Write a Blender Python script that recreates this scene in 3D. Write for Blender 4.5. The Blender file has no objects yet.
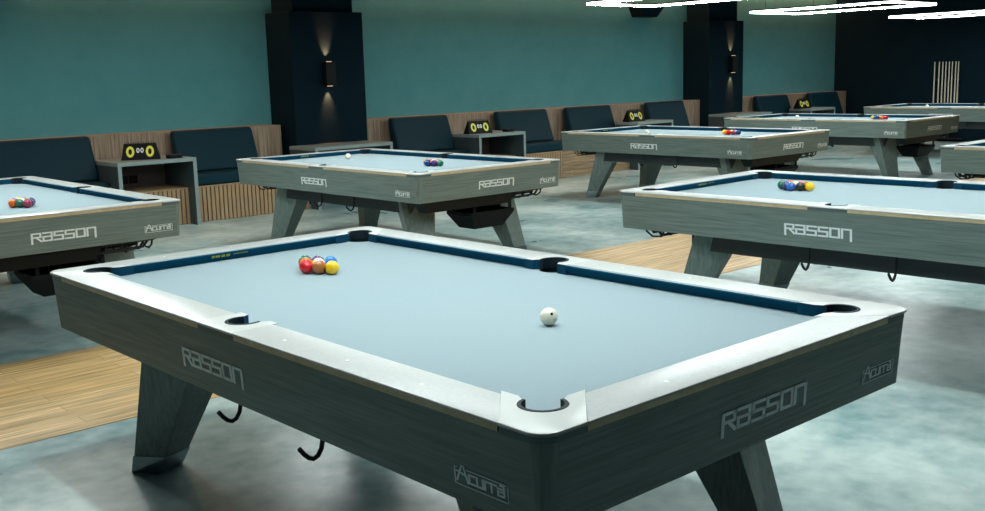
import bpy, bmesh, math, random
from math import pi, sin, cos, radians as R
from mathutils import Vector, Matrix
random.seed(7)
scene = bpy.context.scene
col = scene.collection

# ------------------------------------------------------------------ materials
def lin(c):
    return tuple(((v/255)/12.92 if v/255 <= .04045 else ((v/255+.055)/1.055)**2.4) for v in c)

def base_mat(name, color, rough=.5, metal=0., spec=.5):
    m = bpy.data.materials.new(name); m.use_nodes = True
    b = m.node_tree.nodes['Principled BSDF']
    b.inputs['Base Color'].default_value = (*color, 1)
    b.inputs['Roughness'].default_value = rough
    b.inputs['Metallic'].default_value = metal
    b.inputs['Specular IOR Level'].default_value = spec
    return m, b

def noisy(name, c1, c2, scale=(1, 1, 1), noise=4., detail=6., rough=.5, metal=0., spec=.5, bump=0., lo=.3, hi=.7, r2=None, rghns=.6):
    """two colours mixed by stretched object-space noise"""
    m, b = base_mat(name, c1, rough, metal, spec)
    nt = m.node_tree; N = nt.nodes; L = nt.links
    tc = N.new('ShaderNodeTexCoord'); mp = N.new('ShaderNodeMapping')
    mp.inputs['Scale'].default_value = scale
    nz = N.new('ShaderNodeTexNoise'); nz.inputs['Scale'].default_value = noise; nz.inputs['Detail'].default_value = detail
    nz.inputs['Roughness'].default_value = rghns
    cr = N.new('ShaderNodeValToRGB')
    cr.color_ramp.elements[0].position = lo; cr.color_ramp.elements[0].color = (*c1, 1)
    cr.color_ramp.elements[1].position = hi; cr.color_ramp.elements[1].color = (*c2, 1)
    L.new(tc.outputs['Object'], mp.inputs['Vector']); L.new(mp.outputs[0], nz.inputs['Vector'])
    L.new(nz.outputs[0], cr.inputs[0]); L.new(cr.outputs[0], b.inputs['Base Color'])
    if r2 is not None:
        mr = N.new('ShaderNodeMapRange'); mr.inputs[3].default_value = rough; mr.inputs[4].default_value = r2
        L.new(nz.outputs[0], mr.inputs[0]); L.new(mr.outputs[0], b.inputs['Roughness'])
    if bump:
        bp = N.new('ShaderNodeBump'); bp.inputs['Strength'].default_value = bump; bp.inputs['Distance'].default_value = .01
        L.new(nz.outputs[0], bp.inputs['Height']); L.new(bp.outputs[0], b.inputs['Normal'])
    return m

def planks(name, c1, c2, mortar, plank_l, plank_w, axis='x', rough=.45):
    """boards along local x or y or z, with grain"""
    m, b = base_mat(name, c1, rough)
    nt = m.node_tree; N = nt.nodes; L = nt.links
    tc = N.new('ShaderNodeTexCoord')
    sep = N.new('ShaderNodeSeparateXYZ'); cmb = N.new('ShaderNodeCombineXYZ')
    L.new(tc.outputs['Object'], sep.inputs[0])
    a, c = {'x': ('X', 'Y'), 'xz': ('X', 'Z'), 'z': ('Z', 'X')}[axis]
    L.new(sep.outputs[a], cmb.inputs[0]); L.new(sep.outputs[c], cmb.inputs[1])
    br = N.new('ShaderNodeTexBrick')
    br.inputs['Scale'].default_value = 1
    br.inputs['Brick Width'].default_value = plank_l; br.inputs['Row Height'].default_value = plank_w
    br.inputs['Mortar Size'].default_value = .0025; br.inputs['Mortar Smooth'].default_value = .4
    br.inputs['Color1'].default_value = (*c1, 1); br.inputs['Color2'].default_value = (*c2, 1); br.inputs['Mortar'].default_value = (*mortar, 1)
    br.offset = .37
    L.new(cmb.outputs[0], br.inputs['Vector'])
    mp = N.new('ShaderNodeMapping'); mp.inputs['Scale'].default_value = (1.3, 26, 1)
    L.new(cmb.outputs[0], mp.inputs['Vector'])
    nz = N.new('ShaderNodeTexNoise'); nz.inputs['Scale'].default_value = 1.6; nz.inputs['Detail'].default_value = 8
    L.new(mp.outputs[0], nz.inputs['Vector'])
    mr = N.new('ShaderNodeMapRange'); mr.inputs[1].default_value = .3; mr.inputs[2].default_value = .7
    mr.inputs[3].default_value = .45; mr.inputs[4].default_value = 1.25
    L.new(nz.outputs[0], mr.inputs[0])
    mx = N.new('ShaderNodeVectorMath'); mx.operation = 'SCALE'
    L.new(br.outputs['Color'], mx.inputs[0]); L.new(mr.outputs[0], mx.inputs['Scale'])
    L.new(mx.outputs[0], b.inputs['Base Color'])
    return m

def emit_mat(name, color, strength):
    m = bpy.data.materials.new(name); m.use_nodes = True
    nt = m.node_tree; nt.nodes.clear()
    e = nt.nodes.new('ShaderNodeEmission'); o = nt.nodes.new('ShaderNodeOutputMaterial')
    e.inputs[0].default_value = (*color, 1); e.inputs[1].default_value = strength
    nt.links.new(e.outputs[0], o.inputs[0]); return m

M = {}
M['cloth'] = noisy('bed_cloth', (.262, .335, .366), (.284, .358, .389), noise=260, detail=2, rough=.95, spec=.1)
M['shaded_nose_cloth'] = noisy('shaded_nose_cloth', (.003, .050, .098), (.004, .058, .110), noise=260, detail=2, rough=.95, spec=.05)  # cushion cloth with the shade of its undercut face painted into the colour
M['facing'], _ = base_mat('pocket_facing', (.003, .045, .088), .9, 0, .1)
M['liner'], _ = base_mat('pocket_liner_rubber', (.006, .016, .024), .6, 0, .2)
M['rail'] = noisy('silver_laminate', (.44, .45, .44), (.51, .52, .51), scale=(30, 30, 1), noise=3, rough=.3, spec=.6)
M['casting'], _ = base_mat('satin_casting', (.58, .59, .575), .3, 0., .6)
M['cast_side'], _ = base_mat('casting_side', (.11, .15, .15), .35, 0, .4)
M['tan'] = noisy('tan_edge_strip', (.60, .45, .26), (.74, .58, .36), noise=30, rough=.3)
def brushed(name, sc):
    return noisy(name, (.122, .168, .157), (.218, .270, .250), scale=sc, noise=2.2, detail=7, rough=.45, spec=.3, lo=.32, hi=.68)
M['grain_y'] = brushed('grey_wood_lengthwise', (60, 1.6, 60))
M['grain_x'] = brushed('grey_wood_crosswise', (1.6, 60, 60))
M['grain_z'] = brushed('grey_wood_upright', (40, 40, 1.5))
M['chrome'], _ = base_mat('foot_metal', (.30, .37, .38), .3, .8)
M['black'], _ = base_mat('black_metal', (.010, .013, .016), .4, .3)
M['black_plastic'], _ = base_mat('black_plastic', (.006, .008, .010), .5, 0, .15)
M['under'], _ = base_mat('under_frame', (.030, .040, .044), .6)
M['letter'], _ = base_mat('logo_silver', (.90, .95, .95), .35)
M['sight'], _ = base_mat('rail_sight', (.9, .92, .92), .3)
M['yellow_mark'], _ = base_mat('yellow_mark', (.30, .32, .03), .6)
M['floor'] = None
M['woodfloor'] = planks('oak_planks', (.74, .46, .18), (.88, .60, .30), (.45, .26, .10), 1.4, .12, 'x', .4)
M['navy'] = noisy('navy_paint', (.0038, .0145, .0235), (.005, .0175, .027), noise=3, rough=.7, spec=.05)
M['ceil'], _ = base_mat('ceiling_black', (.008, .016, .022), .9)
M['oak_panel'] = planks('wall_panel_oak', (.36, .25, .165), (.42, .305, .21), (.15, .09, .05), 3., .32, 'z', .5)
M['slat'] = noisy('slat_oak', (.34, .215, .115), (.47, .31, .17), scale=(9, 9, 1.2), noise=3, rough=.5)
M['slat_back'], _ = base_mat('slat_gap', (.05, .028, .015), .8)
M['plank_front'] = planks('plinth_oak', (.36, .24, .13), (.44, .30, .17), (.12, .07, .04), 2., .10, 'xz', .5)
M['leather'] = noisy('navy_leather', (.004, .027, .040), (.0055, .032, .047), noise=60, rough=.5, spec=.12, bump=.15)
M['grey_lam'] = noisy('grey_laminate', (.20, .265, .262), (.27, .335, .325), scale=(1, 1, 6), noise=8, rough=.45)
M['dark_lam'] = noisy('dark_laminate', (.035, .058, .066), (.05, .075, .083), noise=8, rough=.5)
M['niche'], _ = base_mat('niche_back', (.10, .075, .07), .6)
M['yellow'], _ = base_mat('digit_yellow', (.85, .80, .06), .5)
M['white'], _ = base_mat('digit_white', (.85, .85, .9), .5)
M['maple'] = noisy('cue_maple', (.66, .62, .50), (.76, .72, .60), scale=(20, 20, 1), noise=3, rough=.3)
M['led'] = emit_mat('ring_led', (.89, 1., .985), 100)
M['led_side'] = emit_mat('ring_led_side', (.95, 1., .93), 13)
M['warm_led'] = emit_mat('sconce_led', (1., .72, .42), 1.6)

def wall_material():
    m = noisy('teal_plaster', (.094, .325, .352), (.125, .378, .400), noise=2.6, detail=10, rough=.75, spec=.2, lo=.25, hi=.75, bump=.12, rghns=.72)
    return m
M['wall'] = wall_material()

def floor_material():
    m, b = base_mat('concrete', (.3, .36, .36), .38)
    nt = m.node_tree; N = nt.nodes; L = nt.links
    tc = N.new('ShaderNodeTexCoord')
    n1 = N.new('ShaderNodeTexNoise'); n1.inputs['Scale'].default_value = .9; n1.inputs['Detail'].default_value = 8; n1.inputs['Roughness'].default_value = .62
    n2 = N.new('ShaderNodeTexNoise'); n2.inputs['Scale'].default_value = 9; n2.inputs['Detail'].default_value = 6
    L.new(tc.outputs['Object'], n1.inputs['Vector']); L.new(tc.outputs['Object'], n2.inputs['Vector'])
    mx = N.new('ShaderNodeMath'); mx.operation = 'MULTIPLY_ADD'; mx.inputs[1].default_value = .35
    L.new(n2.outputs[0], mx.inputs[0]); L.new(n1.outputs[0], mx.inputs[2])
    cr = N.new('ShaderNodeValToRGB')
    cr.color_ramp.elements[0].position = .52; cr.color_ramp.elements[0].color = (.165, .315, .330, 1)
    cr.color_ramp.elements[1].position = .82; cr.color_ramp.elements[1].color = (.610, .720, .690, 1)
    L.new(mx.outputs[0], cr.inputs[0]); L.new(cr.outputs[0], b.inputs['Base Color'])
    mr = N.new('ShaderNodeMapRange'); mr.inputs[3].default_value = .20; mr.inputs[4].default_value = .40
    L.new(n1.outputs[0], mr.inputs[0]); L.new(mr.outputs[0], b.inputs['Roughness'])
    return m
M['floor'] = floor_material()

# ------------------------------------------------------------------ mesh builder
class MB:
    def __init__(s): s.v = []; s.f = []; s.m = []
    def add(s, vs, fs, mi=0):
        o = len(s.v); s.v += [tuple(p) for p in vs]
        for f in fs: s.f.append(tuple(i+o for i in f)); s.m.append(mi)
        return s
    def box(s, x0, x1, y0, y1, z0, z1, mi=0):
        return s.add([(x0, y0, z0), (x1, y0, z0), (x1, y1, z0), (x0, y1, z0), (x0, y0, z1), (x1, y0, z1), (x1, y1, z1), (x0, y1, z1)],
                     [(3, 2, 1, 0), (4, 5, 6, 7), (0, 1, 5, 4), (1, 2, 6, 5), (2, 3, 7, 6), (3, 0, 4, 7)], mi)
    def loft(s, rings, mi=0, caps=True, close=True, capmi=None):
        n = len(rings[0]); vs = [p for r in rings for p in r]; fs = []
        for k in range(len(rings)-1):
            for i in range(n if close else n-1):
                j = (i+1) % n; fs.append((k*n+i, k*n+j, (k+1)*n+j, (k+1)*n+i))
        s.add(vs, fs, mi)
        if caps:
            c = mi if capmi is None else capmi
            s.add(rings[0], [tuple(range(n))[::-1]], c); s.add(rings[-1], [tuple(range(n))], c)
        return s
    def hexa(s, bottom, top, mi=0): return s.loft([bottom, top], mi)
    def tube(s, pts, r, n=8, mi=0, closed=False):
        pts = [Vector(p) for p in pts]; rings = []; N_ = len(pts)
        up = Vector((0, 0, 1)); prev = None
        for i, p in enumerate(pts):
            if closed: d = pts[(i+1) % N_]-pts[i-1]
            else: d = pts[min(i+1, N_-1)]-pts[max(i-1, 0)]
            d.normalize()
            a = d.cross(up) if abs(d.z) < .95 else d.cross(Vector((0, 1, 0)))
            if prev is not None:
                a = prev-d*prev.dot(d)
            a.normalize(); prev = a; b = d.cross(a)
            rr = r[i] if isinstance(r, (list, tuple)) else r
            rings.append([tuple(p+(a*cos(2*pi*k/n)+b*sin(2*pi*k/n))*rr) for k in range(n)])
        if closed: rings.append(rings[0])
        return s.loft(rings, mi, caps=not closed)
    def cyl(s, c, r, z0, z1, n=24, mi=0, r1=None):
        r1 = r if r1 is None else r1
        return s.loft([[(c[0]+r*cos(2*pi*k/n), c[1]+r*sin(2*pi*k/n), z0) for k in range(n)],
                       [(c[0]+r1*cos(2*pi*k/n), c[1]+r1*sin(2*pi*k/n), z1) for k in range(n)]], mi)
    def build(s, name, mats, parent=None, loc=None, smooth=False, bevel=0, weld=True, seg=2):
        me = bpy.data.meshes.new(name)
        me.from_pydata(s.v, [], s.f)
        mats = mats if isinstance(mats, (list, tuple)) else [mats]
        for m in mats: me.materials.append(m)
        for p, mi in zip(me.polygons, s.m): p.material_index = mi
        bm = bmesh.new(); bm.from_mesh(me)
        if weld: bmesh.ops.remove_doubles(bm, verts=bm.verts, dist=1e-5)
        bmesh.ops.recalc_face_normals(bm, faces=bm.faces)
        big = [f for f in bm.faces if len(f.verts) > 6]
        if big: bmesh.ops.triangulate(bm, faces=big)
        bm.to_mesh(me); bm.free()
        if smooth:
            for p in me.polygons: p.use_smooth = True
            me.set_sharp_from_angle(angle=R(40))
        o = bpy.data.objects.new(name, me); col.objects.link(o)
        if parent: o.parent = parent
        if loc: o.location = loc
        if bevel:
            b = o.modifiers.new('bevel', 'BEVEL'); b.width = bevel; b.segments = seg; b.limit_method = 'ANGLE'; b.angle_limit = R(50)
        return o

def empty(name, loc=(0, 0, 0), rz=0):
    o = bpy.data.objects.new(name, None); col.objects.link(o)
    o.location = loc; o.rotation_euler = (0, 0, rz); o.empty_display_size = .1
    return o
def tag(o, label, cat, group=None):
    o['label'] = label; o['category'] = cat
    if group: o['group'] = group
    return o
def struct(o, label=None):
    o['kind'] = 'structure'
    if label: o['label'] = label
    return o
def copy_tree(o, parent=None):
    c = o.copy(); col.objects.link(c); c.parent = parent
    for ch in o.children: copy_tree(ch, c)
    return c

# ------------------------------------------------------------------ camera (solved from the photograph)
F, CX, CY, CZ = 1045.63, -2.2348, -2.9009, 1.5673
YAW, PIT, ROL = .72977, .17150, -.02805
fw = Vector((sin(YAW)*cos(PIT), cos(YAW)*cos(PIT), -sin(PIT)))
rg = Vector((cos(YAW), -sin(YAW), 0)); up = rg.cross(fw)
r2 = rg*cos(ROL)+up*sin(ROL); u2 = up*cos(ROL)-rg*sin(ROL)
cd = bpy.data.cameras.new('camera'); cam = bpy.data.objects.new('camera', cd); col.objects.link(cam)
cd.sensor_fit = 'HORIZONTAL'; cd.sensor_width = 36; cd.lens = F*36/985
cd.clip_start = .05; cd.clip_end = 200
mw = Matrix((r2, u2, -fw)).transposed().to_4x4(); mw.translation = (CX, CY, CZ)
cam.matrix_world = mw
scene.camera = cam

# ------------------------------------------------------------------ setting
X0, X1, Y0, Y1, ZC = -7.0, 18.5, -7.0, 9.1, 3.3
WY0, WY1 = 1.83, 3.33
struct(MB().box(X0, X1, Y0, Y1, -.1, 0).build('floor', M['floor']), 'grey concrete floor')
struct(MB().box(X0+.01, X1-.01, WY0, WY1, 0, .003).build('floor_walkway', M['woodfloor']), 'oak plank walkway between the table rows')
struct(MB().box(X0, X1+.1, Y1, Y1+.12, 0, ZC).build('wall_back', M['wall']), 'teal plaster wall')
struct(MB().box(X1, X1+.12, Y0, Y1, 0, ZC).build('wall_right', M['navy']), 'dark navy wall')
struct(MB().box(X0, X1+.12, Y0, Y1+.12, ZC, ZC+.1).build('ceiling', M['ceil']))
# oak panelling behind the benches, three runs between the pillars
PF = 8.72
for i, (a, b) in enumerate([(X0, 4.65), (5.85, 13.27), (14.37, 18.34)]):
    mb = MB().box(a, b, PF, Y1, 0, 1.015)
    struct(mb.build('trim_%d' % (i+1), M['oak_panel'], bevel=.004), 'oak panelling behind the benches')
# navy pillars
for i, (a, b) in enumerate([(4.74, 5.83), (13.27, 14.30)]):
    mb = MB().box(a, b, 8.52, Y1, 0, 2.405).box(a+.10, b-.09, 8.60, Y1, 2.405, ZC)
    struct(mb.build('wall_pillar_%d' % (i+1), M['navy'], bevel=.006), 'navy pillar standing against the teal wall')

# ------------------------------------------------------------------ pool table
A, B = .797, 1.432          # outer half sizes of the rails
BED, TOP, ROUT = .79, .83, .052
CP, CR = (.642, 1.277), .060          # corner pocket centre and radius
SP, SR = (.690, 0.), .060             # side pocket
def arc(c, r, a0, a1, n): return [(c[0]+r*cos(R(a0+(a1-a0)*k/n)), c[1]+r*sin(R(a0+(a1-a0)*k/n))) for k in range(n+1)]

def slab(mb, pts, outer, inner, z0=.8215, z1=TOP, mats=(0, 1), skirt=False):
    """extrude outline; 'outer' holds per-vertex outward direction for the rounded lip; edges in 'inner' get material 1"""
    n = len(pts); lay = [(z0, .003), (z0+.001, 0), (z1-.006, 0), (z1-.0018, .0018), (z1, .006)]
    ns = 0
    if skirt:                                    # wall down to the cloth, with a dark metal edge under the lip
        lay = [(z0, .014), (.8025, .014), (.803, .0065), (.8213, .0065), (.8215, 0)]+lay[2:]; ns = 4
    rings = [[(p[0]-o[0]*d, p[1]-o[1]*d, z) for p, o in zip(pts, outer)] for z, d in lay]
    for k in range(len(rings)-1):
        for i in range(n):
            j = (i+1) % n
            mb.add([rings[k][i], rings[k][j], rings[k+1][j], rings[k+1][i]], [(0, 1, 2, 3)], mats[1] if i in inner else (2 if k < ns else mats[0]))
    mb.add(rings[0], [tuple(range(n))[::-1]], mats[0]); mb.add(rings[-1], [tuple(range(n))], mats[0])
    return mb

def mirror(mb, sx, sy):
    mb.v = [(x*sx, y*sy, z) for x, y, z in mb.v]; return mb

def long_rail():      # +x side, y>0 half
    mb = MB(); pts = [(.656, .115), (A, .115), (A, A+.495), (.656, 1.151)]
    slab(mb, pts, [(0, 0), (1, 0), (1, 0), (0, 0)], set())
    mb.hexa([(.70, .115, .805), (A-.006, .115, .805), (A-.006, A+.489, .805), (.70, 1.195, .805)],
            [(.70, .115, .8215), (A-.006, .115, .8215), (A-.006, A+.489, .8215), (.70, 1.195, .8215)], 1)
    for y in (.3175, .635, .9525): mb.cyl((.735, y), .006, TOP-.001, TOP+.0006, 12, 2)
    return mb
def short_rail():     # +y side
    e = .655; mb = MB(); pts = [(-e, B), (e, B), (.516, 1.291), (-.516, 1.291)]
    pts = pts[::-1]
    slab(mb, pts, [(0, 0), (0, 0), (0, 1), (0, 1)], set())
    mb.hexa([(-e, B-.006, .805), (e, B-.006, .805), (.56, 1.335, .805), (-.56, 1.335, .805)],
            [(-e, B-.006, .8215), (e, B-.006, .8215), (.56, 1.335, .8215), (-.56, 1.335, .8215)], 1)
    for x in (-.3175, 0, .3175): mb.cyl((x, 1.37), .006, TOP-.001, TOP+.0006, 12, 2)
    return mb
def cushion_profile(t): return [(.6555, .829), (.637, .829), (.635, .825), (.639, .815), (.652, .791), (.6555, .791)]
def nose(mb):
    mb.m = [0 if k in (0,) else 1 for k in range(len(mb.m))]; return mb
def long_cushion():
    mb = MB(); P = cushion_profile(0)
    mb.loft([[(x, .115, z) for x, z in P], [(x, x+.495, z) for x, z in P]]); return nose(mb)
def short_cushion():
    mb = MB(); P = [(x+.635, z) for x, z in cushion_profile(0)]
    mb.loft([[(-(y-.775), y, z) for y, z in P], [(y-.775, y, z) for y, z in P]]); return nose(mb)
def corner_casting():
    mb = MB(); pts = [(.637, 1.132), (A, A+.495)]; out = [(0, 0), (1, 0)]
    c = (A-ROUT, B-ROUT)
    for k in range(11):
        t = R(9*k); pts.append((c[0]+ROUT*cos(t), c[1]+ROUT*sin(t))); out.append((cos(t), sin(t)))
    pts.append((B-.775, B)); out.append((0, 1))
    pts += [(.497, 1.272), (.556, 1.272)]; out += [(0, 0), (0, 0)]
    n0 = len(pts)-1
    a = arc(CP, CR, 172, -82, 20); pts += a; out += [(0, 0)]*len(a)
    pts.append((.637, 1.191)); out.append((0, 0))
    slab(mb, pts, out, set(range(n0-2, len(pts))) | {0}, z0=.792, skirt=True)
    return mb
def side_casting():
    mb = MB(); pts = [(.637, -.115), (A, -.115), (A, .115), (.637, .115), (.637, .068)]
    out = [(0, 0), (1, 0), (1, 0), (0, 0), (0, 0)]
    a = arc(SP, SR, 118, -118, 20); pts += a; out += [(0, 0)]*len(a)
    pts.append((.637, -.068)); out.append((0, 0))
    slab(mb, pts, out, set(range(len(pts)))-{1}, z0=.792, skirt=True)
    return mb
def liner(c, r, a0, a1):
    mb = MB(); n = 24
    def ring(rr, z): return [(c[0]+rr*cos(2*pi*k/n), c[1]+rr*sin(2*pi*k/n), z) for k in range(n)]
    mb.loft([ring(r+.003, .789), ring(r+.003, .64), ring(r-.003, .64), ring(r-.003, .789)], caps=False)
    mb.add(ring(r, .64), [tuple(range(n))])
    ar = arc(c, r, a0, a1, 20)
    ai = arc(c, r-.009, a0, a1, 20)
    pr = ar+ai[::-1]
    mb.loft([[(x, y, .788) for x, y in pr], [(x, y, TOP+.0015) for x, y in pr]])
    return mb
def bed():
    ex, ey = .66, 1.295
    a0 = math.degrees(math.acos((ex-CP[0])/CR)); q = arc(CP, CR, -a0, -(270-a0), 16)
    right = arc(SP, SR, 240, 120, 16)          # along +x side, from low y to high y
    pts = list(right)+q                          # quadrant ++
    pts += [(-x, y) for x, y in q[::-1]]         # -+
    pts += [(-x, -y) for x, y in right]          # -x side
    pts += [(-x, -y) for x, y in q]
    pts += [(x, -y) for x, y in q[::-1]]
    mb = MB(); mb.loft([[(x, y, BED-.03) for x, y in pts], [(x, y, BED) for x, y in pts]]); return mb

# lettering strokes: each letter a list of polylines in a box of height 1
LET = {
 'R': (.80, [[(0, -.22), (0, 1), (.8, 1), (.8, .52), (.12, .52)], [(.38, .52), (.85, 0)]]),
 'a': (.80, [[(0, 1), (.8, 1), (.8, 0), (0, 0), (0, .52), (.8, .52)]]),
 's': (.80, [[(.8, 1), (0, 1), (0, .52), (.8, .52), (.8, 0), (0, 0)]]),
 'o': (.80, [[(0, 0), (0, 1), (.8, 1), (.8, 0), (0, 0)]]),
 'n': (.80, [[(0, 0), (0, 1), (.8, 1), (.8, -.25)]]),
 'A': (1.0, [[(-.15, -.05), (.42, 1.35), (.62, 1.35), (1.05, -.05)], [(-.12, .78), (.95, .52)]]),
 'c': (.62, [[(.62, .78), (0, .78), (0, 0), (.62, 0)]]),
 'u': (.62, [[(0, .78), (0, 0), (.62, 0), (.62, .78)]]),
 'r': (.45, [[(0, 0), (0, .78), (.5, .78)]]),
 'd': (.70, [[(0, .62), (.64, .62), (.64, 0), (0, 0), (0, .36), (.64, .36)], [(.64, .62), (.64, .95), (.3, .95)]]),
}
def strokes(word, gap, w):
    segs = []; x = 0
    for ch in word:
        wd, pl = LET[ch]
        for p in pl:
            for (a, b), (c, d) in zip(p, p[1:]): segs.append((x+a, b, x+c, d))
        x += wd+gap
    return segs, x-gap
def stroke_mb(segs, w, scale, place):
    mb = MB()
    for a, b, c, d in segs:
        dx, dy = c-a, d-b; l = math.hypot(dx, dy); dx, dy = dx/l*w/2, dy/l*w/2
        q = [(a-dx-dy*1, b-dy+dx*1), (a-dx+dy, b-dy-dx), (c+dx+dy, d+dy-dx), (c+dx-dy, d+dy+dx)]
        mb.loft([[place(u*scale[0], v*scale[1], 0) for u, v in q], [place(u*scale[0], v*scale[1], .0015) for u, v in q]])
    return mb

def apron_x(z): return A-.008-.014*(.805-z)/(.805-.597)       # outer face of long apron at height z

def make_table():
    t = empty('pool_table')
    bed().build('bed_cloth', M['cloth'], t)
    for sx in (1, -1):
        for sy in (1, -1):
            mirror(long_rail(), sx, sy).build('rail', [M['rail'], M['tan'], M['sight']], t, smooth=True)
            mirror(long_cushion(), sx, sy).build('cushion', [M['cloth'], M['shaded_nose_cloth']], t)
            mirror(corner_casting(), sx, sy).build('corner_casting', [M['casting'], M['facing'], M['cast_side']], t, smooth=True)
            mirror(liner(CP, CR-.001, -82, 172), sx, sy).build('pocket_liner', M['liner'], t, smooth=True)
            # corner post of the apron
            c = (A-ROUT, B-ROUT)
            def sec(r, z): return [(c[0]+r*cos(R(9*k)), c[1]+r*sin(R(9*k)), z) for k in range(11)]
            def inn(r, z): return [(c[0]+r*cos(R(9*k)), c[1]+r*sin(R(9*k)), z) for k in range(10, -1, -1)]
            mb = MB().loft([sec(ROUT-.022, .597)+inn(ROUT-.045, .597), sec(ROUT-.008, .803)+inn(ROUT-.033, .803)])
            mirror(mb, sx, sy).build('corner_post', M['grain_z'], t, smooth=True)
            # leg
            bt = [(-.633, 1.14), (-.557, 1.045), (-.444, 1.085), (-.455, 1.19)]
            tp = [(-.617, .958), (-.504, .709), (-.275, .80), (-.334, 1.06)]
            L_ = lambda z: [(b[0]+(q[0]-b[0])*z/.6, b[1]+(q[1]-b[1])*z/.6, z) for b, q in zip(bt, tp)]
            lg = mirror(MB().loft([L_(.075), L_(.6)]), -sx, sy).build('leg', M['grain_z'], t, bevel=.004)
            cx = sum(p[0] for p in bt)/4; cy = sum(p[1] for p in bt)/4
            G = lambda z, s: [(cx+(p[0]-cx)*s, cy+(p[1]-cy)*s, z) for p in L_(z)]
            mirror(MB().loft([G(0, 1.05), G(.08, 1.05)]), -sx, sy).build('foot_cap', M['chrome'], lg, bevel=.004)
        mirror(side_casting(), sx, 1).build('side_casting', [M['casting'], M['facing'], M['cast_side']], t, smooth=True)
        mirror(liner(SP, SR-.001, -118, 118), sx, 1).build('pocket_liner', M['liner'], t, smooth=True)
    for s in (1, -1):
        mirror(short_rail(), 1, s).build('rail', [M['rail'], M['tan'], M['sight']], t, smooth=True)
        cu = mirror(short_cushion(), 1, s).build('cushion', [M['cloth'], M['shaded_nose_cloth']], t)
        if s == 1:          # little yellow marking on the cushion face
            mk = MB()
            for x0, x1 in ((-.145, -.132), (-.126, -.106), (-.098, -.082), (-.076, -.058)):
                mk.hexa([(x0, 1.2757, .808), (x1, 1.2757, .808), (x1, 1.2787, .808), (x0, 1.2787, .808)],
                        [(x0, 1.2693, .819), (x1, 1.2693, .819), (x1, 1.2723, .819), (x0, 1.2723, .819)])
            mk.hexa([(-.04, 1.272, .814), (.03, 1.272, .814), (.03, 1.275, .814), (-.04, 1.275, .814)],
                    [(-.04, 1.2703, .817), (.03, 1.2703, .817), (.03, 1.2733, .817), (-.04, 1.2733, .817)])
            mk.build('cushion_marking', M['yellow_mark'], cu)
    # aprons with lettering
    yl, xl = B-ROUT, A-ROUT
    for s in (-1, 1):
        mb = MB().loft([[(x0, -yl, z0) for x0, z0 in ((A-.022, .597), (A-.008, .805), (A-.033, .805), (A-.045, .597))],
                        [(x0, yl, z0) for x0, z0 in ((A-.022, .597), (A-.008, .805), (A-.033, .805), (A-.045, .597))]])
        la = mirror(mb, s, 1).build('apron_panel', M['grain_y'], t)
        mb = MB().loft([[(-xl, y0, z0) for y0, z0 in ((B-.022, .597), (B-.008, .805), (B-.033, .805), (B-.045, .597))],
                        [(xl, y0, z0) for y0, z0 in ((B-.022, .597), (B-.008, .805), (B-.033, .805), (B-.045, .597))]])
        sa = mirror(mb, 1, s).build('apron_panel', M['grain_x'], t)
        segs, wd = strokes('Rasson', .27, .13)
        for horiz, par in ((0, la), (1, sa)):
            nx = 1/math.hypot(1, .014/.208); nz = -(.014/.208)*nx
            def place(u, v, h, u0, z0):
                z = z0+v; d = apron_x(z)-A+.0006+h*nx; z = z+h*nz
                if not horiz: return (s*(A+d), s*(u+u0), z)
                return (-s*(u+u0), s*(B+d), z)
            W_ = .385 if not horiz else .375
            sc = (W_/wd, .047)
            stroke_mb(segs, .20, sc, lambda u, v, h: place(u, v, h, -.057-W_/2 if not horiz else .034-W_/2, .669)).build('brand_lettering', M['letter'], par)
            # maker badge
            seg2, w2 = strokes('Acurrd', .22, .1)
            bw, bh = .180, .041
            fr = [(-.35, -.42, w2+.35, -.42), (w2+.35, -.42, w2+.35, 1.12), (w2+.35, 1.12, 1.0, 1.12), (-.35, -.42, -.35, 1.12), (-.35, 1.12, -.1, 1.12)]
            u0 = 1.125 if not horiz else .535
            k = bw/(w2+.7)
            bm_ = stroke_mb(seg2, .17, (k, bh/1.54), lambda u, v, h: place(u+.35*k, v, h, u0, .652))
            b2 = stroke_mb(fr, .09, (k, bh/1.54), lambda u, v, h: place(u+.35*k, v, h, u0, .652))
            bm_.add(b2.v, b2.f)
            bm_.build('maker_badge', M['letter'], par)
    # slate carrier and lower beams
    fr = MB().box(-.735, .735, -1.37, 1.37, .606, .64)
    for s in (-1, 1):
        fr.box(s*.55-.02, s*.55+.02, -1.02, 1.02, .468, .606); fr.box(-.53, .53, s*1.0-.02, s*1.0+.02, .468, .606)
    fr.build('under_frame', M['under'], t)
    # cue hooks on the two long sides
    for s in (-1, 1):
        for y in (.19, -.31):
            pts = [(.622, .607), (.622, .54), (.623, .500), (.629, .474), (.642, .455), (.658, .449), (.674, .456), (.690, .472), (.705, .492)]
            hk = MB().tube([(s*p[0], -s*y, p[1]) for p in pts], .0075, 8)
            hk.box(s*.622-.012, s*.622+.012, -s*y-.012, -s*y+.012, .596, .608)
            hk.build('cue_hook', M['black'], t, smooth=True)
    # wire ball rack and collecting tray at both ends
    for s in (-1, 1):
        w = MB()
        for (y, z) in ((1.345, .588), (1.33, .545), (1.27, .530), (1.21, .548)):
            e = .66 if z > .57 else .60
            w.tube([(-e, s*y, .604), (-e+.05, s*y, z), (-.3, s*y, z-.004), (0, s*y, z-.012), (.3, s*y, z-.004), (e-.05, s*y, z), (e, s*y, .604)], .009, 6)
        for k in range(13):
            x = -.6+.1*k
            w.tube([(x, s*1.36, .600), (x, s*1.345, .555), (x, s*1.30, .528), (x, s*1.23, .532), (x, s*1.19, .60)], .0065, 6)
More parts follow.
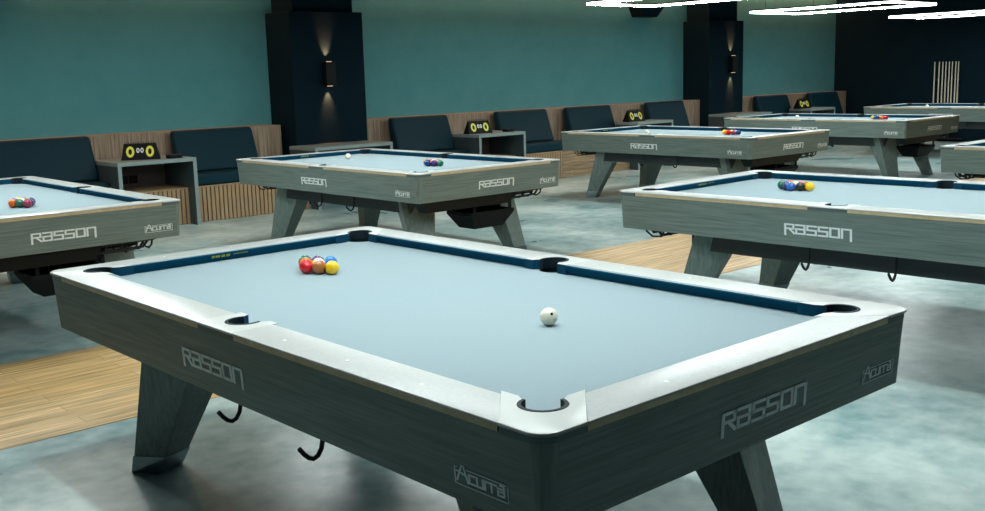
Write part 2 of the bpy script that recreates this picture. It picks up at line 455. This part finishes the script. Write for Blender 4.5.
        for k in range(4):
            x = -.5+.333*k
            w.box(x-.03, x+.03, s*1.27-.03, s*1.27+.03, .555, .607)
        xa, xb = (-.70, .28) if s < 0 else (-.28, .70)
        MB().hexa([(xa+.05, s*1.30-.05, .505), (xb-.05, s*1.30-.05, .505), (xb-.05, s*1.30+.05, .505), (xa+.05, s*1.30+.05, .505)],
                  [(xa, s*1.30-.08, .606), (xb, s*1.30-.08, .606), (xb, s*1.30+.08, .606), (xa, s*1.30+.08, .606)]).build('ball_return_trough', M['black_plastic'], t)
        w.build('ball_return_rack', M['black'], t, smooth=True)
    tr = MB(); cx, cy = .10, -1.13
    def rect(hx, hy, z, dx=0): return [(cx-hx+dx, cy-hy, z), (cx+hx+dx, cy-hy, z), (cx+hx+dx, cy+hy, z), (cx-hx+dx, cy+hy, z)]
    tr.loft([rect(.16, .10, .30), rect(.24, .16, .42), rect(.24, .16, .445), rect(.225, .145, .445), rect(.15, .09, .312)])
    for x in (-.10, .30):
        tr.box(x-.012, x+.012, cy-.158, cy-.145, .445, .607); tr.box(x-.012, x+.012, cy+.145, cy+.158, .445, .607)
    tr.build('ball_tray', M['black_plastic'], t)
    return t


TABLES = [
 ('main', (0, 0), 0, 'large dark-sided pool table in the foreground with cue hooks hanging under its long side'),
 ('TL', (-.03, 4.85), -.4, 'grey pool table cut off by the left edge of the photo, nearest the left bench'),
 ('TM', (3.465, 4.85), 0, 'grey pool table just behind the foreground one, black ball tray hanging under its end'),
 ('TR', (3.53, .022), 1.6, 'grey pool table behind the foreground one at right, cut off by the right edge'),
 ('T5', (8.04, 4.95), -.6, 'grey pool table in mid background, one splayed leg standing clear before the oak plinth'),
 ('T6', (11.643, 5.062), .2, 'grey pool table in the far background right of the second pillar'),
 ('T7', (15.69, 5.03), 1.2, 'farthest pool table, next to the dark wall with the upright cues'),
 ('T8', (7.729, -.054), 0, 'pool table of which only one corner shows at the right edge, farther back'),
]
proto = make_table()
tabs = {}
for i, (k, (x, y), rz, lb) in enumerate(TABLES):
    o = proto if i == 0 else copy_tree(proto)
    o.location = (x, y, 0); o.rotation_euler = (0, 0, R(rz))
    tag(o, lb, 'pool table', 'pool tables in two rows')
    tabs[k] = (x, y)

for ch in list(proto.children):           # the foreground table carries no tray and no rack under its near end
    if ch.name.startswith('ball_tray') or (ch.name.startswith('ball_return') and min(v.co.y for v in ch.data.vertices) < -1):
        bpy.data.objects.remove(ch)

# ------------------------------------------------------------------ balls
BR = .028575
def sphere_mesh():
    me = bpy.data.meshes.new('pool_ball'); bm = bmesh.new()
    bmesh.ops.create_uvsphere(bm, u_segments=32, v_segments=20, radius=BR); bm.to_mesh(me); bm.free()
    for p in me.polygons: p.use_smooth = True
    me.materials.append(None); return me
BALL = sphere_mesh()
def gloss(n, c): return base_mat(n, c, .12, 0, .6)[0]
def stripe_mat(n, c):
    m, b = base_mat(n, c, .12, 0, .6); nt = m.node_tree; N = nt.nodes; L = nt.links
    tc = N.new('ShaderNodeTexCoord'); sp = N.new('ShaderNodeSeparateXYZ'); L.new(tc.outputs['Object'], sp.inputs[0])
    ab = N.new('ShaderNodeMath'); ab.operation = 'ABSOLUTE'; L.new(sp.outputs['Z'], ab.inputs[0])
    lt = N.new('ShaderNodeMath'); lt.operation = 'LESS_THAN'; lt.inputs[1].default_value = .014; L.new(ab.outputs[0], lt.inputs[0])
    mx = N.new('ShaderNodeMix'); mx.data_type = 'RGBA'
    L.new(lt.outputs[0], mx.inputs[0]); mx.inputs[6].default_value = (.80, .76, .62, 1); mx.inputs[7].default_value = (*c, 1)
    L.new(mx.outputs[2], b.inputs['Base Color']); return m
BC = {'yellow': gloss('ball_yellow', (.85, .52, .01)), 'blue': gloss('ball_blue', (.01, .10, .42)), 'red': gloss('ball_red', (.62, .008, .012)),
      'light blue': gloss('ball_light_blue', (.04, .22, .48)), 'orange': gloss('ball_orange', (.80, .13, .01)), 'green': gloss('ball_green', (.005, .13, .075)),
      'brown': gloss('ball_brown', (.36, .13, .035)), 'black': gloss('ball_black', (.008, .008, .01)), 'purple': gloss('ball_purple', (.07, .02, .16)),
      'pink': gloss('ball_pink', (.55, .10, .20)), 'maroon': gloss('ball_maroon', (.32, .03, .08)),
      'yellow-striped': stripe_mat('ball_yellow_stripe', (.80, .45, .02)), 'navy': gloss('ball_navy', (.01, .03, .13)),
      'cue': gloss('ball_ivory', (.82, .78, .62))}
def ball(x, y, c, label, group, rz=0):
    o = bpy.data.objects.new('pool_ball' if c != 'cue' else 'cue_ball', BALL); col.objects.link(o)
    o.location = (x, y, BED+BR); o.rotation_euler = (R(35)*(c == 'yellow-striped'), R(20)*(c == 'yellow-striped'), 0)
    o.material_slots[0].link = 'OBJECT'; o.material_slots[0].material = BC[c]
    tag(o, label, 'pool ball', group); return o
# order: apex, row2 L/R, row3 L/C/R, row4 L/R, tail   (left = smaller x)
RACK = {
 'main': ((.045, .618), 1, ['yellow', 'brown', 'blue', 'red', 'yellow-striped', 'light blue', 'orange', 'purple', 'green'], 'on the foreground table'),
 'TR': ((.075, .605), 1, ['yellow', 'black', 'brown', 'blue', 'yellow-striped', 'pink', 'navy', 'orange', 'green'], 'on the table at the right with the big logo'),
 'TL': ((.075, -.455), -1, ['yellow', 'blue', 'brown', 'orange', 'yellow-striped', 'purple', 'green', 'black', 'maroon'], 'on the table at the left edge'),
 'TM': ((.05, -.475), -1, ['yellow', 'blue', 'red', 'navy', 'yellow-striped', 'orange', 'purple', 'brown', 'green'], 'on the table just behind the foreground one'),
 'T5': ((.08, -.45), -1, ['yellow', 'orange', 'green', 'red', 'yellow-striped', 'brown', 'maroon', 'blue', 'navy'], 'on the mid background table by the oak plinth'),
 'T6': ((.08, -.50), -1, ['yellow', 'blue', 'green', 'navy', 'yellow-striped', 'brown', 'orange', 'purple', 'red'], 'on the far table right of the second pillar'),
}
D = 2*BR+.0006; H_ = D*math.sqrt(3)/2
WHERE = ['at the point of the diamond rack', 'left in the second row of the rack', 'right in the second row of the rack', 'at the left corner of the rack',
         'in the middle of the rack', 'at the right corner of the rack', 'left in the fourth row of the rack', 'right in the fourth row of the rack', 'at the tail of the rack']
for k, ((ax, ay), s, cs, wh) in RACK.items():
    tx, ty = tabs[k]
    off = [(0, 0), (-.5, 1), (.5, 1), (-1, 2), (0, 2), (1, 2), (-.5, 3), (.5, 3), (0, 4)]
    for (dx, dy), c, w in zip(off, cs, WHERE):
        ball(tx+ax+dx*D, ty+ay+s*dy*H_, c, ('%s ball racked %s' % (c if c == 'yellow-striped' else 'solid '+c, wh)), 'racked balls '+wh)
CUE = {'main': ((.012, -.645), 'ivory cue ball with a dark dot alone on the foreground table'), 'TM': ((.09, .795), 'ivory cue ball on the table just behind the foreground one'),
       'T5': ((-.25, .45), 'ivory cue ball on the mid background table by the oak plinth'), 'T6': ((-.05, .63), 'ivory cue ball on the far table right of the second pillar'),
       'T7': ((-.14, .585), 'ivory cue ball on the farthest table by the dark wall')}
for k, ((x, y), lb) in CUE.items():
    o = ball(tabs[k][0]+x, tabs[k][1]+y, 'cue', lb, 'cue balls')
    if k == 'main':
        d = Vector((CX-o.location.x, CY-o.location.y, CZ-o.location.z)).normalized()
        n = (d+Vector((.25, -.25, .33))).normalized()
        a = n.orthogonal().normalized(); b = n.cross(a)
        rings = [[tuple((n*cos(t)+(a*cos(2*pi*q/14)+b*sin(2*pi*q/14))*sin(t))*(BR+.0003)) for q in range(14)] for t in (.02, .09, .16)]
        MB().loft(rings, caps=True).build('ball_mark', M['black_plastic'], o, weld=False)

# ------------------------------------------------------------------ ring lights over the tables
def rrect(hx, hy, r, z, n=8):
    p = []
    for (sx, sy, a0) in ((1, 1, 0), (-1, 1, 90), (-1, -1, 180), (1, -1, 270)):
        for k in range(n+1):
            t = R(a0+90*k/n); p.append((sx*(hx-r)+r*cos(t), sy*(hy-r)+r*sin(t), z))
    return p
ZL = 2.372
def ring_loft(hx, hy, r, w, z0, z1):
    mb = MB()
    o0 = rrect(hx, hy, r, z0); o1 = rrect(hx, hy, r, z1); i0 = rrect(hx-w, hy-w, r-w, z0); i1 = rrect(hx-w, hy-w, r-w, z1)
    mb.loft([o0, o1, i1, i0, o0], caps=False); return mb
def make_ring():
    t = empty('ring_pendant_light')
    hx, hy = .66, 1.12
    d = ring_loft(hx, hy, .12, .04, 0, .022)
    n = len(d.m)//4; d.m = [1]*(3*n)+[0]*n           # the underside is the lamp, the sides only glow
    d.build('light_diffuser', [M['led'], M['led_side']], t)
    ring_loft(hx+.003, hy+.003, .123, .046, .022, .040).build('light_housing', M['black'], t)
    for sx in (-1, 1):
        for sy in (-1, 1):
            MB().tube([(sx*(hx-.025), sy*(hy-.3), .04), (sx*(hx-.025), sy*(hy-.3), ZC-ZL)], .0025, 6).build('hanging_cable', M['black'], t)
    return t
RL = {'main': 'ring light hanging over the foreground table', 'TL': 'ring light hanging over the left edge table', 'TM': 'ring light hanging over the table behind the foreground one',
      'TR': 'ring light hanging over the right hand table', 'T5': 'lit ring pendant at top, left of the second pillar, above the mid background table',
      'T6': 'lit ring pendant right of the second pillar, whole loop in view', 'T7': 'lit ring pendant cut off by the right edge near the dark wall',
      'T8': 'ring light hanging over the half seen right edge table'}
rp = make_ring()
for i, (k, (x, y)) in enumerate(tabs.items()):
    o = rp if i == 0 else copy_tree(rp)
    o.location = (x, y, {'T6': 2.342, 'T7': 2.335}.get(k, ZL)); tag(o, RL[k], 'pendant light', 'ring pendant lights over the tables')

# ------------------------------------------------------------------ benches
def cushion_box(x0, x1, front, back, z0, z1, lean=0.):
    """padded block; lean shifts the top backwards"""
    mb = MB(); n = 5
    return mb.loft([[(x0, front, z0), (x1, front, z0), (x1, back, z0), (x0, back, z0)],
                    [(x0+.01, front+lean, z1), (x1-.01, front+lean, z1), (x1-.01, back+lean*.35, z1), (x0+.01, back+lean*.35, z1)]])
def bench(label, bx0, bx1, sx0, sx1, px0, px1, slatted=True):
    t = empty('banquette_bench', ((bx0+bx1)/2, 8.4, 0)); ox, oy = t.location.x, t.location.y
    def sh(mb): mb.v = [(x-ox, y-oy, z) for x, y, z in mb.v]; return mb
    BF = 8.10
    if slatted:
        mb = MB().box(bx0, bx1, BF+.014, PF-.005, 0, .395, 1)
        n = int((bx1-bx0)/.052); w = (bx1-bx0)/n
        for k in range(n): mb.box(bx0+k*w+.007, bx0+(k+1)*w-.007, BF, BF+.02, .004, .395, 0)
        mb.box(bx0, bx1, BF-.006, PF-.005, .395, .41, 0)
        sh(mb).build('slatted_base', [M['slat'], M['slat_back']], t)
    else:
        mb = MB().box(bx0, bx1, BF, PF-.005, 0, .40)
        sh(mb).build('plank_base', M['plank_front'], t)
    sh(MB().box(sx0, sx1, BF+.01, 8.66, .411, .545)).build('seat_cushion', M['leather'], t, bevel=.03, seg=4)
    sh(cushion_box(px0, px1, 8.40, 8.60, .548, 1.025, .16)).build('backrest', M['leather'], t, bevel=.035, seg=4)
    return tag(t, label, 'bench', 'upholstered benches along the teal wall')
bench('dark leather bench at the far left edge, left of the first scoreboard', -1.2, 2.64, .6, 2.18, .9, 2.188)
bench('dark leather bench between the first scoreboard and the first pillar', 2.641, 4.62, 3.10, 4.60, 3.12, 4.165)
bench('dark leather bench between the first pillar and the second scoreboard', 5.86, 7.70, 5.90, 7.25, 6.25, 7.258)
bench('dark leather bench right of the second scoreboard, ending at the oak plinth', 7.701, 9.08, 8.16, 9.28, 8.17, 9.23)
bench('dark leather bench left of the third scoreboard, behind the mid background table', 9.081, 11.05, 9.60, 10.60, 9.65, 10.70, False)
bench('dark leather bench right of the third scoreboard, before the second pillar', 11.051, 13.2, 11.51, 12.9, 11.59, 12.61, False)
bench('dark bench right of the second pillar, left of the farthest scoreboard', 14.4, 16.08, 14.5, 15.63, 14.80, 15.87, False)
bench('dark bench in the far corner, right of the farthest scoreboard', 16.081, 18.3, 16.54, 18.0, 16.64, 17.73, False)

# grey open tables standing between the seats
def side_table(label, x0, x1, socket=True, yb=8.705):
    t = empty('side_table', ((x0+x1)/2, 8.3, 0)); ox, oy = t.location.x, t.location.y; w = .042; yf = 7.92; zt = .755
    def sh(mb): mb.v = [(x-ox, y-oy, z) for x, y, z in mb.v]; return mb
    sh(MB().box(x0, x1, yf, yb, zt-w, zt)).build('table_top', M['grey_lam'], t, bevel=.003)
    for a in (x0, x1-w):
        mb = MB().box(a, a+w, yf, 8.09, 0, zt-w).box(a, a+w, 8.09, yb, .412, zt-w)
        # dark outer and inner faces, grey front edge
        for i, p in enumerate(mb.m): pass
        mb.m = [0, 0, 0, 1, 0, 1]*2
        sh(mb).build('side_panel', [M['grey_lam'], M['dark_lam']], t)
    b = sh(MB().box(x0+w, x1-w, yb-.05, yb-.03, .412, zt-w)).build('back_panel', M['niche'], t)
    if socket:
        s = MB(); xm = x0+(x1-x0)*.46
        for k in (-1, 1): s.box(xm+k*.055-.048, xm+k*.055+.048, yb-.062, yb-.05, .46, .55)
        sh(s).build('power_socket', M['black_plastic'], b)
    return tag(t, label, 'side table', 'grey side tables between the benches')
side_table('grey open-fronted side table carrying the leftmost scoreboard', 2.19, 3.085)
side_table('wide grey side table in front of the first pillar', 4.63, 5.79, False, 8.515)
side_table('grey open-fronted side table carrying the second scoreboard from the left', 7.26, 8.145)
side_table('grey side table carrying the third scoreboard from the left', 10.61, 11.495, True, 8.385)
side_table('wide grey side table in front of the second pillar', 13.25, 14.35, False, 8.515)
side_table('grey side table carrying the farthest scoreboard', 15.64, 16.53, True, 8.385)

# scoreboards
def ringdigit(cx, cz, w, h, th, y, mi, mb, tilt):
    n = 28
    def el(a, b, d): return [(cx+a*cos(2*pi*k/n), tilt(cz+b*sin(2*pi*k/n))+d, cz+b*sin(2*pi*k/n)) for k in range(n)]
    o, i = el(w/2, h/2, -.004), el(w/2-th, h/2-th, -.004); o2, i2 = el(w/2, h/2, 0), el(w/2-th, h/2-th, 0)
    mb.loft([o2, o, i, i2, o2], mi, caps=False); return mb
def make_scoreboard():
    t = empty('flip_scoreboard'); Wd, Hh = .45, .215
    tilt = lambda z: -.085+.085*(z/Hh)
    mb = MB().hexa([(-Wd/2-.02, -.09, 0), (Wd/2+.02, -.09, 0), (Wd/2+.02, .09, 0), (-Wd/2-.02, .09, 0)],
                   [(-Wd/2+.02, -.008, Hh-.02), (Wd/2-.02, -.008, Hh-.02), (Wd/2-.02, .012, Hh-.02), (-Wd/2+.02, .012, Hh-.02)])
    mb.build('stand', M['black_plastic'], t)
    sp = MB()
    for k in range(12):
        x = -Wd/2+.05+k*(Wd-.1)/11
        sp.tube([(x, .022*cos(2*pi*q/8), Hh-.02+.022*sin(2*pi*q/8)) for q in range(8)], .003, 5, closed=True)
    sp.build('binding_ring', M['black'], t)
    for x, nm in ((-.125, 'digit'), (.125, 'digit')):
        c = MB().hexa([(x-.075, tilt(.02)-.004, .02), (x+.075, tilt(.02)-.004, .02), (x+.075, tilt(.02), .02), (x-.075, tilt(.02), .02)],
                      [(x-.075, tilt(.18)-.004, .18), (x+.075, tilt(.18)-.004, .18), (x+.075, tilt(.18), .18), (x-.075, tilt(.18), .18)]).build('number_card', M['black_plastic'], t)
        ringdigit(x, .098, .105, .130, .030, 0, 0, MB(), lambda z: tilt(z)-.005).build('yellow_digit', M['yellow'], c)
    for x in (-.026, .026):
        c = MB().hexa([(x-.024, tilt(.07)-.004, .07), (x+.024, tilt(.07)-.004, .07), (x+.024, tilt(.07), .07), (x-.024, tilt(.07), .07)],
                      [(x-.024, tilt(.15)-.004, .15), (x+.024, tilt(.15)-.004, .15), (x+.024, tilt(.15), .15), (x-.024, tilt(.15), .15)]).build('number_card', M['black_plastic'], t)
        ringdigit(x, .113, .042, .060, .013, 0, 0, MB(), lambda z: tilt(z)-.005).build('white_digit', M['white'], c)
    return t
sb = make_scoreboard()
for i, (x, rz, lb) in enumerate([(2.575, -30, 'black flip scoreboard with two yellow zeros, leftmost, largest in view'), (7.49, -8, 'black flip scoreboard with yellow zeros right of the first pillar, behind the second table'),
                             (10.84, 0, 'black flip scoreboard with yellow zeros left of the second pillar'), (15.80, 0, 'black flip scoreboard with yellow zeros right of the second pillar, farthest')]):
    o = sb if i == 0 else copy_tree(sb)
    o.location = (x, 8.20, .756); o.rotation_euler = (0, 0, R(rz)); o.scale = (.82, .82, .90); tag(o, lb, 'scoreboard', 'flip scoreboards on the side tables')
def chalk_box(x, y, label):
    t = empty('chalk_box', (x, y, .756))
    MB().box(-.075, .075, -.05, .05, 0, .032).build('body', M['black_plastic'], t, bevel=.005)
    MB().box(-.077, .077, -.052, .052, .032, .042).build('lid', M['black'], t, bevel=.004)
    tag(t, label, 'box', 'small black boxes by the scoreboards')
chalk_box(2.875, 8.02, 'small flat black box on the side table beside the leftmost scoreboard')
chalk_box(7.98, 8.10, 'small flat black box on the side table beside the second scoreboard')

# ------------------------------------------------------------------ wall things
def sconce(x, label):
    t = empty('wall_sconce', (x, 8.52, 1.48))
    MB().box(-.075, .075, -.11, -.02, 0, .30).build('housing', M['black_plastic'], t, bevel=.004)
    MB().box(-.05, .05, -.02, 0, .09, .21).build('wall_bracket', M['black'], t)
    for z in (-.004, .30): MB().cyl((0, -.065), .035, z, z+.004, 20).build('lens', M['warm_led'], t)
    tag(t, label, 'wall light', 'up and down lights on the pillars')
    for z, rx in ((1.48+.315, 180-20), (1.48-.015, 20)):
        ld = bpy.data.lights.new('sconce_beam', 'SPOT'); ld.energy = 60; ld.color = (1, .30, .115); ld.spot_size = R(52); ld.spot_blend = .9; ld.shadow_soft_size = .012
        lo = bpy.data.objects.new('sconce_beam', ld); col.objects.link(lo); lo.location = (x, 8.52-.065, z)
        lo.rotation_euler = (R(rx), 0, 0)
sconce(5.24, 'black up and down wall light on the first pillar')
sconce(13.90, 'black up and down wall light on the second pillar')
def speaker(x, z, label):
    t = empty('wall_speaker', (x, Y1, z))
    MB().hexa([(-.22, -.22, 0), (.22, -.22, 0), (.22, -.02, 0), (-.22, -.02, 0)], [(-.33, -.32, .20), (.33, -.32, .20), (.33, -.02, .20), (-.33, -.02, .20)]).build('cabinet', M['black_plastic'], t, bevel=.008)
    MB().box(-.06, .06, -.025, 0, .05, .15).build('mounting_plate', M['black'], t)
    MB().hexa([(-.2, -.228, .01), (.2, -.228, .01), (.2, -.223, .01), (-.2, -.223, .01)], [(-.3, -.322, .19), (.3, -.322, .19), (.3, -.312, .19), (-.3, -.312, .19)]).build('grille', M['navy'], t)
    tag(t, label, 'speaker', 'black wall speakers')
speaker(12.05, 2.46, 'black wedge speaker high on the teal wall by the second pillar')
speaker(1.38, 2.49, 'black speaker at the top left corner of the photo')

# cues standing on the dark right wall
t = empty('cue_rack', (18.5, 6.61, 0))
MB().box(-.035, 0, -.36, .36, .05, .08).box(-.16, -.035, -.36, .36, .05, .075).build('rack_base', M['black'], t, bevel=.004)
MB().box(-.10, 0, -.27, .27, 1.20, 1.22).build('rack_rail', M['black'], t, bevel=.004)
tag(t, 'black wall rack holding a row of upright cues on the dark wall', 'cue rack')
ORD = ['leftmost', 'second from left', 'third from left', 'fourth from left', 'fifth from left', 'sixth from left', 'seventh from left', 'rightmost']
for k, yy in enumerate([6.846, 6.755, 6.685, 6.62, 6.555, 6.495, 6.427, 6.373]):
    c = empty('pool_cue', (18.375, yy, .0755))
    MB().tube([(0, 0, 0), (0, 0, .30), (0, 0, .69)], [.0155, .0145, .0125], 10).build('butt', M['black_plastic'], c, smooth=True)
    MB().tube([(0, 0, .69), (0, 0, 1.1), (0, 0, 1.49)], [.0135, .012, .010], 10).build('shaft', M['maple'], c, smooth=True)
    tag(c, 'pale upright pool cue, %s of the row on the dark wall' % ORD[k], 'cue', 'cues on the wall rack')

# unseen warm lamps, added to tint the top of the teal wall
for xa, xb in ((-3.0, 4.6), (5.9, 13.2), (14.4, 18.4)):
    ld = bpy.data.lights.new('wall_top_tint', 'AREA'); ld.shape = 'RECTANGLE'; ld.size = xb-xa; ld.size_y = .04
    ld.energy = 9.0*(xb-xa); ld.color = (1, .48, .24)
    lo = bpy.data.objects.new('wall_top_tint', ld); col.objects.link(lo); lo.location = ((xa+xb)/2, Y1-.10, ZC-.04)
    lo.rotation_euler = (R(10), 0, 0)

# ------------------------------------------------------------------ ambient and view
w = bpy.data.worlds.new('hall'); scene.world = w; w.use_nodes = True
bg = w.node_tree.nodes['Background']; bg.inputs[0].default_value = (.25, .62, .74, 1); bg.inputs[1].default_value = .02
vs = scene.view_settings
vs.view_transform = 'Standard'; vs.look = 'None'; vs.gamma = 1; vs.exposure = 0
try: vs.use_curve_mapping = False
except Exception: pass
